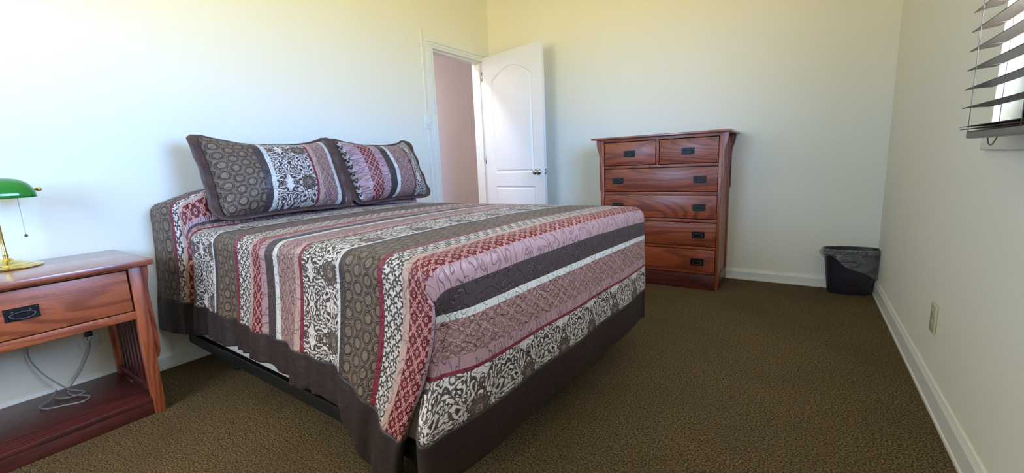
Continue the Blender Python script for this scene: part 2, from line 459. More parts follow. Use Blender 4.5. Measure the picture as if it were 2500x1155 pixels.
# door frame with jambs, stops and casing
fr = bmesh.new()
box(fr, XA - T - .002, XA + .004, DY0, DY0 + .018, 0, DZ)
box(fr, XA - T - .002, XA + .004, DY1 - .018, DY1, 0, DZ)
box(fr, XA - T - .002, XA + .004, DY0 + .018, DY1 - .018, DZ - .018, DZ)
box(fr, XA - .085, XA - .045, DY0 + .018, DY0 + .03, 0, DZ - .018)
box(fr, XA - .085, XA - .045, DY1 - .03, DY1 - .018, 0, DZ - .018)
box(fr, XA - .085, XA - .045, DY0 + .03, DY1 - .03, DZ - .03, DZ - .018)
structure('trim_1', fr, M['trim'])
cs = bmesh.new()
for (a, b) in ((DY0 - .062, DY0 - .002), (DY1 + .004, DY1 + .06)):
    box(cs, XA, XA + .004, a, b, 0, DZ + .002, .0015)
box(cs, XA, XA + .008, DY0 - .062, DY1 + .06, DZ + .002, DZ + .026, .002)
box(cs, XA, XA + .018, DY0 - .062, DY1 + .06, DZ + .026, DZ + .044, .004)
structure('trim_2', cs, M['trim'])

# raceway and switch on the left wall
rw = bmesh.new(); box(rw, XA, XA + .009, 2.845, 2.858, .085, 1.335, .002); box(rw, XA, XA + .009, 2.838, 2.851, 1.46, 2.17, .002)
tag(link_mesh('cable_raceway', rw, M['trim'], base=(XA, 2.85, .085)), 'thin white vertical cable cover strip above and below the light switch', 'cable cover')
sw = thing('light_switch', (XA, 2.853, 1.335), 'white wall switch plate left of the open doorway', 'light switch')
link_mesh('cover_plate', boxes([(XA, XA + .010, 2.815, 2.892, 1.335, 1.460)], .003), M['plate'], sw, (XA, 2.853, 1.335))
bm = boxes([(XA + .010, XA + .013, 2.845, 2.862, 1.378, 1.417)], .001); box(bm, XA + .011, XA + .024, 2.850, 2.857, 1.398, 1.411, .002)
link_mesh('toggle', bm, M['plate'], sw, (XA, 2.853, 1.335))
for z in (1.362, 1.433):
    bm = bmesh.new(); lathe(bm, [(.003, 0), (.003, .0115), (.001, .012)], (XA, 2.853, z), 10, axis=0)
    link_mesh('screw', bm, M['steel'], sw, (XA, 2.853, 1.335))

# door leaf, opened into the corner
dl = bpy.data.objects.new('door_1', None); COL.objects.link(dl); dl['kind'] = 'structure'
HINGE = Vector((XA + .012, 3.722, .012)); END = Vector((-1.982, 3.556, 0))
ang = math.atan2(END.y - HINGE.y, END.x - HINGE.x)
dl.location = HINGE; dl.rotation_euler = (0, 0, ang)
LW, LH, LT = .80, 2.052, .035      # local: x along leaf, y thickness (front face at y=-LT), z up
def arch_outline(x0, x1, z0, z1, rise, n=16):
    pts = [(x0, z0), (x1, z0)]
    for i in range(n + 1):
        t = i / n; x = lerp(x1, x0, t)
        pts.append((x, z1 + rise * math.sin(PI * t) ** 1.0))
    return pts
def inset(pts, d):
    n = len(pts); out = []
    cx = sum(p[0] for p in pts) / n; cz = sum(p[1] for p in pts) / n
    for i in range(n):
        a, b, c = Vector(pts[i - 1]), Vector(pts[i]), Vector(pts[(i + 1) % n])
        e1 = (b - a).normalized(); e2 = (c - b).normalized()
        n1 = Vector((-e1.y, e1.x)); n2 = Vector((-e2.y, e2.x)); m = n1 + n2
        m = m / max(.3, m.dot(n1)) if m.length > 1e-6 else n1
        out.append(tuple(b + m * d))
    return out
def panel_front(bm, outlines, yf, sgn):
    """leaf face at y=yf with moulded panels; sgn = direction out of the leaf"""
    rect = [(0, 0), (LW, 0), (LW, LH), (0, LH)]
    from mathutils.geometry import tessellate_polygon
    loops = [rect] + outlines
    flat = [Vector((p[0], p[1], 0)) for lp in loops for p in lp]
    tris = tessellate_polygon([[Vector((p[0], p[1], 0)) for p in lp] for lp in loops])
    vs = [bm.verts.new((p.x, yf, p.y)) for p in flat]
    for tr in tris:
        try: bm.faces.new([vs[i] for i in tr])
        except ValueError: pass
    k = 4
    for lp in outlines:
        n = len(lp); prev = vs[k:k + n]; k += n
        for (d, dep) in ((.007, -.002), (.016, -.010), (.026, -.010), (.036, -.003), (.05, -.0015)):
            ring = [bm.verts.new((p[0], yf + sgn * dep, p[1])) for p in inset(lp, d)]
            for i in range(n): bm.faces.new((prev[i], prev[(i + 1) % n], ring[(i + 1) % n], ring[i]))
            prev = ring
        bm.faces.new(prev)
pan = [arch_outline(.118, LW - .118, .895, 1.815, .115), [(.118, .20), (LW - .118, .20), (LW - .118, .775), (.118, .775)]]
bm = bmesh.new()
panel_front(bm, pan, -LT, -1); panel_front(bm, pan, 0, 1)
for (a, b) in (((0, 0), (LW, 0)), ((LW, 0), (LW, LH)), ((LW, LH), (0, LH)), ((0, LH), (0, 0))):
    bm.faces.new([bm.verts.new(p) for p in ((a[0], -LT, a[1]), (b[0], -LT, b[1]), (b[0], 0, b[1]), (a[0], 0, a[1]))])
bmesh.ops.remove_doubles(bm, verts=bm.verts, dist=.0001); bmesh.ops.recalc_face_normals(bm, faces=bm.faces)
link_mesh('door_leaf', bm, M['door'], dl, smooth=True, auto=math.radians(20))
bm = bmesh.new(); KX, KZ = LW - .07, .905
lathe(bm, [(.001, 0), (.031, 0), (.031, .006), (.026, .011), (.012, .014), (.011, .032), (.020, .038), (.027, .048), (.0275, .058), (.022, .066), (.010, .069), (.001, .0695)], (0, 0, 0), 28, axis=1)
for v in bm.verts: v.co = Vector((v.co.x + KX, -LT - v.co.y, v.co.z + KZ))
bmesh.ops.recalc_face_normals(bm, faces=bm.faces); link_mesh('door_knob', bm, M['steel'], dl)
bm = bmesh.new()
lathe(bm, [(.001, 0), (.031, 0), (.031, .006), (.026, .011), (.012, .014), (.011, .032), (.020, .038), (.027, .048), (.0275, .058), (.022, .066), (.010, .069), (.001, .0695)], (KX, 0, KZ), 28, axis=1)
link_mesh('door_knob', bm, M['steel'], dl)
bm = boxes([(LW - .001, LW + .002, -.030, -.006, KZ - .028, KZ + .028)], .0005); box(bm, LW + .001, LW + .013, -.025, -.012, KZ - .010, KZ + .010, .004)
link_mesh('latch', bm, M['steel'], dl)
for z in (.2, 1.0, 1.83):
    bm = bmesh.new(); lathe(bm, [(.006, 0), (.006, .09)], (-.006, -LT - .004, z), 12)
    link_mesh('hinge', bm, M['steel'], dl)

# ------------------------------------------------------------------ windows
def window(name, wall, a0, a1, z0, z1):
    root = bpy.data.objects.new(name, None); COL.objects.link(root); root['kind'] = 'structure'
    def B(bm, a, b, d0, d1, z, zz, bev=.003):   # d = depth outward from the inner wall face
        if wall == 'C': box(bm, XC + d0, XC + d1, a, b, z, zz, bev)
        else: box(bm, a, b, YD - d1, YD - d0, z, zz, bev)
    bm = bmesh.new(); f = .045; w = .075
    B(bm, a0, a0 + f, .06, .13, z0, z1); B(bm, a1 - f, a1, .06, .13, z0, z1)
    B(bm, a0, a1, .06, .13, z0, z0 + f); B(bm, a0, a1, .06, .13, z1 - f, z1)
    link_mesh('window_frame', bm, M['vinyl'], root)
    zm = (z0 + z1) / 2; bm = bmesh.new()
    for (p, q, dd) in ((z0 + f, zm + .02, .07), (zm - .02, z1 - f, .095)):
        B(bm, a0 + f, a0 + f + .035, dd, dd + .024, p, q); B(bm, a1 - f - .035, a1 - f, dd, dd + .024, p, q)
        B(bm, a0 + f, a1 - f, dd, dd + .024, p, p + .035); B(bm, a0 + f, a1 - f, dd, dd + .024, q - .035, q)
    link_mesh('window_sash', bm, M['vinyl'], root)
    bm = bmesh.new(); B(bm, a0 + f, a1 - f, .080, .084, z0 + f, zm, 0); B(bm, a0 + f, a1 - f, .105, .109, zm, z1 - f, 0)
    link_mesh('pane', bm, M['glass'], root, smooth=False)
    bm = bmesh.new(); B(bm, a0 - .0, a1 + .0, -.012, .07, z0 - .02, z0 + .004); B(bm, a0 - .02, a1 + .02, -.014, -.001, z0 - .075, z0 - .02)
    link_mesh('window_sill', bm, M['trim'], root)
window('window_1', 'C', *WIN_C)
window('window_2', 'D', *WIN_D)

# blind on the right window
BX, BY1, BY0 = .385, 1.725, .45
bl = thing('window_blind', (BX, BY1, 1.03), 'dark brown slatted blind hanging in front of the bright window on the right wall', 'window blind')
bb = (BX, BY1, 1.03)
zs = [1.098 + .0505 * i for i in range(24)]
sl = bmesh.new()
SN = 6
def slat_section(tilt):
    pts = []
    for i in range(SN + 1):
        t = i / SN - .5; pts.append((t * .052, .0015 * (1 - (2 * t) ** 2) + t * tilt))
    return pts + [(p[0], p[1] - .0020) for p in pts[::-1]]
for k, z in enumerate(zs):
    bm = bmesh.new(); prism(bm, [(BX + p[0], z + p[1]) for p in slat_section(.0 + .010 * min(1, k / 5))], 1, BY0, BY1 - random.uniform(0, .004))
    link_mesh('slat', bm, M['slat'], bl, bb, smooth=True, auto=.6)
bm = bmesh.new(); prism(bm, [(BX + p[0], 1.047 + p[1]) for p in slat_section(0)], 1, BY0, BY1)
link_mesh('slat', bm, M['slat'], bl, bb, smooth=True, auto=.6)
bm = bmesh.new(); prism(bm, [(BX + p[0], 1.040 + p[1]) for p in slat_section(0)], 1, BY0, BY1 - .006)
link_mesh('slat', bm, M['slat'], bl, bb, smooth=True, auto=.6)
link_mesh('bottom_rail', boxes([(BX - .024, BX + .024, BY0, BY1 - .055, 1.014, 1.034)], .004), M['rail'], bl, bb)
link_mesh('head_rail', boxes([(BX - .028, XC - .001, BY0, BY1, zs[-1] + .02, zs[-1] + .075)], .004), M['rail'], bl, bb)
for y in (BY1 - .085, 1.30, .60):
    bm = bmesh.new()
    for dx in (-.0275, .0275): tube(bm, [(BX + dx, y, 1.03), (BX + dx, y, zs[-1] + .03)], .0008, 6)
    for z in zs: tube(bm, [(BX - .0275, y, z - .003), (BX + .0275, y, z - .003 + .0)], .0006, 4)
    link_mesh('ladder_cord', bm, M['ladder'], bl, bb)
bm = bmesh.new()
tube(bm, catmull([(BX + .0, 1.60, 1.02), (BX, 1.585, 1.000), (BX, 1.565, .995), (BX, 1.545, 1.003), (BX + .0, 1.52, 1.022)]), .0014, 6)
link_mesh('cord_loop', bm, M['ladder'], bl, bb)
bm = bmesh.new()
tube(bm, catmull([(BX + .034, 1.345, 2.2), (BX + .036, 1.34, 1.6), (BX + .034, 1.338, 1.15), (BX + .04, 1.36, 1.07), (BX + .05, 1.39, 1.062)]), .0009, 6)
link_mesh('lift_cord', bm, M['ladder'], bl, bb)

# outlets
def outlet(wall, y, zc, mat, label):
    X = XC if wall == 'C' else XA; s = -1 if wall == 'C' else 1
    b = (X, y, zc - .06); o = thing('wall_outlet', b, label, 'outlet', 'wall outlets')
    def bx(bm, d0, d1, *r, bev=.0015):
        a, c = sorted((X + s * d0, X + s * d1)); box(bm, a, c, *r, bev=bev)
    bm = bmesh.new(); bx(bm, 0, .008, y - .036, y + .036, zc - .058, zc + .058, bev=.003)
    link_mesh('cover_plate', bm, mat, o, b)
    for dz in (-.02, .02):
        bm = bmesh.new(); bx(bm, .0078, .0105, y - .017, y + .017, zc + dz - .014, zc + dz + .014, bev=.003)
        r = link_mesh('receptacle', bm, mat, o, b)
        for ya, yb, za, zb in ((-.0082, -.0058, -.002, .008), (.0058, .0082, -.002, .008), (-.002, .002, -.010, -.006)):
            bm = bmesh.new(); bx(bm, .0104, .0109, y + ya, y + yb, zc + dz + za, zc + dz + zb, bev=0); link_mesh('slot', bm, M['slot'], r, b)
outlet('C', 2.266, .326, M['beige_plate'], 'beige outlet plate low on the right wall below the window')
outlet('A', .478, .285, M['plate'], 'white outlet plate on the left wall seen under the nightstand')

# ------------------------------------------------------------------ hardware
def bail_pull(parent, base, c, axis, wdt=.092, hgt=.050):
    """mission pull: plate, posts, hanging bail. axis 'y' = faces -y (chest), 'x' = faces +x (nightstand)"""
    def P(a, d, z):   # a across, d outward, z
        return Vector((c[0] + a, c[1] - d, c[2] + z)) if axis == 'y' else Vector((c[0] + d, c[1] + a, c[2] + z))
    n = len([ch for ch in parent.children])
    bm = bmesh.new()
    w2, h2 = wdt / 2, hgt / 2
    out = [(-w2, -h2), (-w2 * .55, -h2), (-w2 * .45, -h2 * 1.06), (w2 * .45, -h2 * 1.06), (w2 * .55, -h2), (w2, -h2), (w2 * .97, 0), (w2, h2), (-w2, h2), (-w2 * .97, 0)]
    A = [bm.verts.new(P(a, .0002, z)) for a, z in out]; B = [bm.verts.new(P(a * .985, .0028, z * .97)) for a, z in out]
    k = len(out); bm.faces.new(A); bm.faces.new(B[::-1])
    for i in range(k): bm.faces.new((A[i], B[i], B[(i + 1) % k], A[(i + 1) % k]))
    bmesh.ops.recalc_face_normals(bm, faces=bm.faces)
    pl_ = link_mesh('pull_plate', bm, M['bronze'], parent, base, smooth=False)
    for sgn in (-1, 1):
        bm = bmesh.new(); tube(bm, [P(sgn * w2 * .50, .002, h2 * .45), P(sgn * w2 * .50, .010, h2 * .45), P(sgn * w2 * .50, .014, h2 * .45)], [.0045, .0045, .0025], 10)
        link_mesh('pull_post', bm, M['bronze_edge'], pl_, base)
        for zz in (-1, 1):
            bm = bmesh.new(); tube(bm, [P(sgn * w2 * .86, .002, zz * h2 * .74), P(sgn * w2 * .86, .0045, zz * h2 * .74)], [.0030, .0018], 8)
            link_mesh('screw', bm, M['bronze_edge'], pl_, base)
    pts = []
    for i in range(28):
        t = i / 28 * 2 * PI
        z = math.sin(t); pts.append(P(math.cos(t) * w2 * .70, .011 + .003 * (1 - z), z * h2 * (.62 if z < 0 else .40) - .0015))
    bm = bmesh.new(); tube(bm, pts, .0026, 8, closed=True)
    link_mesh('bail', bm, M['bronze_edge'], pl_, base)

# ------------------------------------------------------------------ chest of drawers
FY = 3.387; XL, XR = -1.382, -.474; BYk = 3.822
cb = ((XL + XR) / 2, FY, 0)
ch = thing('chest_of_drawers', cb, 'tall reddish brown oak chest with six drawers and dark oval pulls against the far wall', 'chest of drawers')
def cpart(name, bm, mat, parent=None, **k): return link_mesh(name, bm, mat, parent or ch, cb, smooth=True, auto=.5, **k)
cpart('top', boxes([(-1.449, -.418, FY - .035, BYk + .004, 1.157, 1.173)], .003), M['oak_top'])
rails = [(XL + .032, XR - .023, FY, FY + .02, a, b) for a, b in ((1.134, 1.157), (.925, .945), (.716, .737), (.512, .535), (.309, .327))]
bm = boxes(rails + [(-.934, -.914, FY, FY + .02, .945, 1.134)], .001)
box(bm, XL + .004, XR - .004, BYk - .012, BYk, .02, 1.157, 0)
box(bm, XL + .03, XR - .03, FY + .3, FY + .31, .1, 1.1, 0)
cpart('carcass', bm, M['oak_x'])
for (a, b) in ((XL, XL + .031), (XR - .022, XR)):
    cpart('front_stile', boxes([(a, b, FY - .003, FY + .045, 0.0, 1.157)], .002), M['oak_z'])
for s, X in ((1, XR), (-1, XL)):
    a, b = (X - .018, X - .008) if s > 0 else (X + .008, X + .018)
    cpart('side_panel', boxes([(a, b, FY + .04, BYk, .09, 1.157)], 0), M['oak_z'])
    a, b = (X - .022, X) if s > 0 else (X, X + .022)
    cpart('rear_stile', boxes([(a, b, BYk - .05, BYk, 0, 1.157)], .002), M['oak_z'])
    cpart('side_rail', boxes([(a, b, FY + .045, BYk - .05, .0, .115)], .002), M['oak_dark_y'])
    # corbels below the top overhang, one front and one rear
    for yy in (FY + .004, BYk - .030):
        prof = []
        for i in range(15):
            t = i / 14; z = lerp(1.156, 1.02, t); prof.append((X + s * (.0 + .030 * (1 - t) ** 2 * (1.0 if t > .0 else 1) + .006 + .0), z))
        prof = [(X + s * .034, 1.156), (X + s * .034, 1.13), (X + s * .031, 1.11), (X + s * .024, 1.08), (X + s * .016, 1.055), (X + s * .011, 1.03), (X + s * .009, 1.0),
                (X + s * .009, .755), (X + s * .006, .745), (X, .735), (X, 1.156)]
        bm = bmesh.new(); prism(bm, [(p[0], p[1]) for p in prof], 1, yy, yy + .024)
        cpart('corbel', bm, M['oak_z'])
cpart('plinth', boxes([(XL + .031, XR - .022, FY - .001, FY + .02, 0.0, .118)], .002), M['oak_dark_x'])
drs = [(-1.350, -.936, .947, 1.132, (-1.142,)), (-.912, -.497, .947, 1.132, (-.704,)),
       (-1.350, -.497, .739, .923, (-1.234, -.617)), (-1.350, -.497, .537, .714, (-1.234, -.617)),
       (-1.350, -.497, .329, .510, (-1.234, -.618)), (-1.350, -.497, .120, .307, (-1.234, -.620))]
for (a, b, z0, z1, hs) in drs:
    d = bpy.data.objects.new('drawer', None)
    bm = boxes([(a + .003, b - .003, FY + .001, FY + .020, z0 + .003, z1 - .003)], .002)
    box(bm, a + .02, b - .02, FY + .02, FY + .28, z0 + .012, z1 - .02, 0)
    dr = cpart('drawer', bm, M['oak_x'])
    for hx in hs: bail_pull(dr, cb, (hx, FY + .001, (z0 + z1) / 2 - .002), 'y')

# ------------------------------------------------------------------ nightstand
NX = -2.268; NY1 = .612; NY0 = -.135; NB = -2.752
nb = ((NX + NB) / 2, (NY0 + NY1) / 2, 0)
ns = thing('nightstand', nb, 'orange brown oak nightstand with one drawer and open shelf at the left edge', 'nightstand')
def npart(name, bm, mat, parent=None): return link_mesh(name, bm, mat, parent or ns, nb, smooth=True, auto=.5)
npart('top', boxes([(NB - .012, NX + .022, NY0 - .016, NY1 + .014, .650, .674)], .003), M['oak_top_y'])
for (ya, yb, s) in ((.545, .585, 1), (NY0 + .025, NY0 + .065, -1)):
    for (xa, xb) in ((NX - .036, NX), (NB + .004, NB + .040)):
        npart('leg', boxes([(xa, xb, ya, yb, 0, .650)], .002), M['oak_warm_z'])
        e = yb if s > 0 else ya
        prof = [(.026, .650), (.026, .62), (.023, .60), (.018, .58), (.015, .55), (.016, .50), (.019, .42), (.020, .33), (.018, .27), (.010, .245), (0, .238), (0, .650)]
        bm = bmesh.new(); prism(bm, [(e + s * p[0], p[1]) for p in prof], 0, xa + .006, xb - .006)
        npart('corbel', bm, M['oak_z'])
npart('apron', boxes([(NX - .025, NX - .003, NY0 + .065, .545, .430, .464), (NX - .025, NX - .003, NY0 + .065, .545, .641, .650)], .002), M['oak_warm_y'])
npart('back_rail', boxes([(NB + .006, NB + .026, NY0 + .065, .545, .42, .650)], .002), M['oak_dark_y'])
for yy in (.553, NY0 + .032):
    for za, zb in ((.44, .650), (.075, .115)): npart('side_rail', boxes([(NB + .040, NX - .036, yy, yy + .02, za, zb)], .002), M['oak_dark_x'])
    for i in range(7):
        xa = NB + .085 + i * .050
        npart('side_slat', boxes([(xa, xa + .026, yy + .004, yy + .014, .115, .44)], .0015), M['oak_dark_z'])  # same wood as the legs, shade put into its darker colour
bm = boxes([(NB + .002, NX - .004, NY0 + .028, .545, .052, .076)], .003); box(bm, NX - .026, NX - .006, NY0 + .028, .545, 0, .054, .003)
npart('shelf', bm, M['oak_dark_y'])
bm = boxes([(NX - .022, NX - .001, NY0 + .069, .539, .468, .638)], .003)
box(bm, NB + .05, NX - .02, NY0 + .08, .53, .475, .60, 0)
dr = npart('drawer', bm, M['oak_warm_y'])
bail_pull(dr, nb, (NX - .001, .240, .553), 'x', .088, .046)

# ------------------------------------------------------------------ banker's lamp
LX, LY = -2.635, .272; LZ = .675
lb = (LX, LY, LZ)
lp = thing('bankers_lamp', lb, 'brass desk lamp with green glass shade and pull chain on the nightstand', 'lamp')
bm = bmesh.new()
lathe(bm, [(.001, 0), (.100, 0), (.102, .003), (.097, .007), (.076, .010), (.071, .015), (.050, .018), (.043, .024), (.022, .028), (.015, .038), (.001, .039)], lb, 48, 1.02, .98)
link_mesh('base', bm, M['brass'], lp, lb, smooth=True, auto=.6)
bm = bmesh.new(); lathe(bm, [(.006, .035), (.010, .05), (.0065, .06), (.0065, .255), (.010, .262), (.010, .275), (.005, .282), (.001, .283)], lb, 20)
link_mesh('pole', bm, M['brass'], lp, lb, smooth=True, auto=.6)
SZ = .952; SCY = .262
def shade(th, ro):
    bm = bmesh.new(); rows = []
    n = 40
    for i in range(n + 1):
        t = -1 + 2 * i / n; L = .128
        y = SCY + math.sin(t * PI / 2) * L
        q = abs(math.sin(t * PI / 2)); prof = (1 - q ** 4.0) ** .42
        prof = max(prof, .03)
        row = []
        for k in range(21):
            a = lerp(-.02, PI * 1.0 + .02, k / 20)
            x = LX + .012 + math.cos(a) * (.052 + .014 * prof - th) ; z = SZ + math.sin(a) * (.078 * prof - th)
            row.append(bm.verts.new((lerp(LX + .012, x, .35 + .65 * prof), y * 1.0, z)))
        rows.append(row)
    for A, B in zip(rows, rows[1:]):
        for k in range(20): bm.faces.new((A[k], A[k + 1], B[k + 1], B[k]))
    bmesh.ops.recalc_face_normals(bm, faces=bm.faces); return bm
sh = link_mesh('lamp_shade', shade(0, 0), M['green'], lp, lb)
md = sh.modifiers.new('glass', 'SOLIDIFY'); md.thickness = .003; md.offset = 0
li = link_mesh('shade_lining', shade(.004, 0), M['milk'], sh, lb)
bm = bmesh.new(); tube(bm, [(LX + .012, SCY - .15, .981), (LX + .012, SCY + .135, .981)], .0035, 10)
lathe(bm, [(.001, 0), (.004, 0), (.009, .006), (.0095, .011), (.007, .017), (.001, .019)], (LX + .012, SCY + .130, .981), 16, axis=1)
link_mesh('finial', bm, M['brass'], lp, lb)
bm = bmesh.new(); lathe(bm, [(.001, .93), (.013, .93), (.013, .99), (.001, .992)], (LX, LY, 0), 18)
tube(bm, [(LX, LY, .955), (LX, LY + .07, .958)], .010, 12)
link_mesh('socket', bm, M['brass'], lp, lb)
bm = bmesh.new()
for i in range(64): bmesh.ops.create_icosphere(bm, subdivisions=1, radius=.0014, matrix=Matrix.Translation((LX + .012, .338, .955 - i * .0024)))
cn = link_mesh('pull_chain', bm, M['steel'], lp, lb)
bm = bmesh.new(); lathe(bm, [(.001, -.006), (.004, -.005), (.0055, 0), (.0035, .004), (.001, .006)], (LX + .012, .338, .797), 14)
link_mesh('chain_knob', bm, M['cord_dark'], cn, lb)
bm = bmesh.new()
path = [(LX - .095, LY - .03, .680), (-2.755, .20, .684), (-2.768, .20, .64), (-2.762, .24, .45), (-2.752, .278, .33), (-2.742, .280, .255), (-2.725, .305, .18), (-2.70, .345, .115), (-2.66, .37, .09),
        (-2.60, .40, .0825), (-2.60, .345, .081), (-2.655, .315, .082), (-2.69, .33, .10), (-2.64, .30, .085), (-2.60, .262, .0815), (-2.55, .275, .0815), (-2.52, .32, .082), (-2.49, .37, .0825),
        (-2.53, .40, .0825), (-2.62, .36, .083), (-2.69, .37, .09), (-2.728, .42, .14), (-2.738, .462, .215), (-2.742, .474, .262)]
tube(bm, catmull(path, 7), .0032, 7)
cb_ = (-2.6, .34, .076)
cd = tag(link_mesh('power_cord', bm, M['cord'], base=cb_), 'thin silvery lamp cord tangled on the nightstand shelf and plugged into the wall', 'power cord')
bm = boxes([(XA + .011, XA + .036, .462, .490, .285, .312)], .005)
link_mesh('plug', bm, M['cord_dark'], cd, cb_)

# ------------------------------------------------------------------ bed
ba = math.radians(-1.8)
BW, BL = 1.42, 1.850
b0 = Vector((XA + .05, .890, 0))          # near head corner
bed = thing('bed', b0, 'bed with white box spring on a low black steel frame against the left wall', 'bed', rotz=ba)
def bpart(name, bm, mat, parent=None): return link_mesh(name, bm, mat, parent or bed, smooth=True, auto=.6)
bm = boxes([(0.0, BL, -.030, BW, .158, .40)], .05); bpart('box_spring', bm, M['ticking'])
bm = boxes([(0.0, BL, 0, BW, .403, .690)], .05); bpart('mattress', bm, M['mattress'])
fm = boxes([(.0, BL - .02, -.038, -.034, .118, .170, .0005), (.0, BL - .02, -.034, .035, .150, .156, .0005), (.0, BL - .02, BW, BW + .004, .118, .17, .0005), (.0, BL - .02, BW - .035, BW, .150, .156, .0005),
            (.30, .335, 0, BW, .120, .150, .001), (1.45, 1.485, 0, BW, .120, .150, .001)], 0)
fo = bpart('bed_frame', fm, M['frame'])
for x in (.317, 1.467):
    for y in (.06, BW / 2, BW - .06):
        bm = bmesh.new(); lathe(bm, [(.016, .0), (.020, .004), (.020, .02), (.014, .03), (.014, .13)], (x, y, 0), 14); bpart('leg', bm, M['frame'], fo)

# quilt -------------------------------------------------------------
R = .06; Q = R * PI / 2
UE = -.80                      # foot edge in quilt coordinates
ZT = .745
STR = [(-2.565, 'circles'), (-2.552, 'maroon'), (-2.515, 'sprig'), (-2.503, 'tan'), (-2.472, 'redlat'), (-2.462, 'mauve'), (-2.455, 'dark'), (-2.445, 'maulat'), (-2.433, 'maroon'),
       (-2.190, 'damask'), (-2.176, 'white'), (-2.146, 'dark'), (-1.968, 'circles'), (-1.940, 'maroon'), (-1.832, 'sprig'), (-1.810, 'tan'), (-1.750, 'redlat'), (-1.708, 'mauve'), (-1.645, 'dark'), (-1.615, 'white'), (-1.492, 'maulat'), (-1.463, 'tan'), (-1.443, 'maroon'),
       (-1.236, 'damask'), (-1.222, 'white'), (-1.192, 'dark'), (-1.028, 'circles'), (-1.006, 'maroon'), (-.920, 'sprig'), (-.893, 'tan'), (-.812, 'redlat'), (-.743, 'mauve'), (-.667, 'dark'), (-.644, 'white'), (-.532, 'maulat'), (-.492, 'mauve'), (-.480, 'maroon'), (-.339, 'damask'), (-.185, 'border')]
US = [-2.768]; UT = []
for b, tname in STR:
    a = US[-1]; n = max(1, round((b - a) / .0105))
    for i in range(1, n + 1): US.append(a + (b - a) * i / n); UT.append(tname)
def y_near(u): return .795 + (-.79 - u) * .022
def y_far(u): return 2.305 + (-.67 - u) * .03
def x_of(u, v01):               # bed runs slightly askew: the foot edge slants
    w_ = max(0, min(1, (u + 2.77) / 1.95)); return u + .125 * v01 * w_
def hump(x, y):
    hx = sstep(-2.43, -2.52, x) * (1 - .12 * sstep(-2.62, -2.76, x))
    a = 1.0
    if y < 1.07: a = math.sqrt(max(0, 1 - ((1.07 - y) / .275) ** 2))
    if y > 2.12: a = math.sqrt(max(0, 1 - ((y - 2.12) / .26) ** 2))
    return .190 * hx * a
def topz(x, y):
    c = 1 - ((y - 1.55) / .8) ** 2
    z = ZT + .018 * max(0, c) + hump(x, y)
    z += .0035 * noise.noise(Vector((x * 5, y * 5, 1)))
    z -= .012 * math.exp(-((x + 2.46) / .035) ** 2)
    return z
def arc(d):
    if d <= 0: return d, 0.0
    if d < Q: return R * math.sin(d / R), R * (1 - math.cos(d / R))
    return R, R + (d - Q)
ZPAT = [(-2.76, .395), (-2.57, .388), (-2.15, .391), (-1.60, .373), (-1.24, .355), (-1.08, .305), (-.98, .265), (-.90, .235), (-.82, .225)]
ZBOT = [(-2.76, .225), (-2.55, .222), (-2.37, .250), (-2.1, .262), (-1.72, .262), (-1.51, .232), (-1.37, .234), (-1.22, .200), (-1.13, .150), (-1.08, .10), (-1.02, .055), (-.95, .03), (-.82, .03)]
NTOP, NPAT, NB_ = 130, 46, 18
def fold(x, z, k):               # soft vertical folds of the side drop, growing towards the hem
    g = sstep(.70, .25, z)
    f = .010 * math.sin(x * 19 + 1.3) + .007 * math.sin(x * 43 + .4) * k
    return g * f
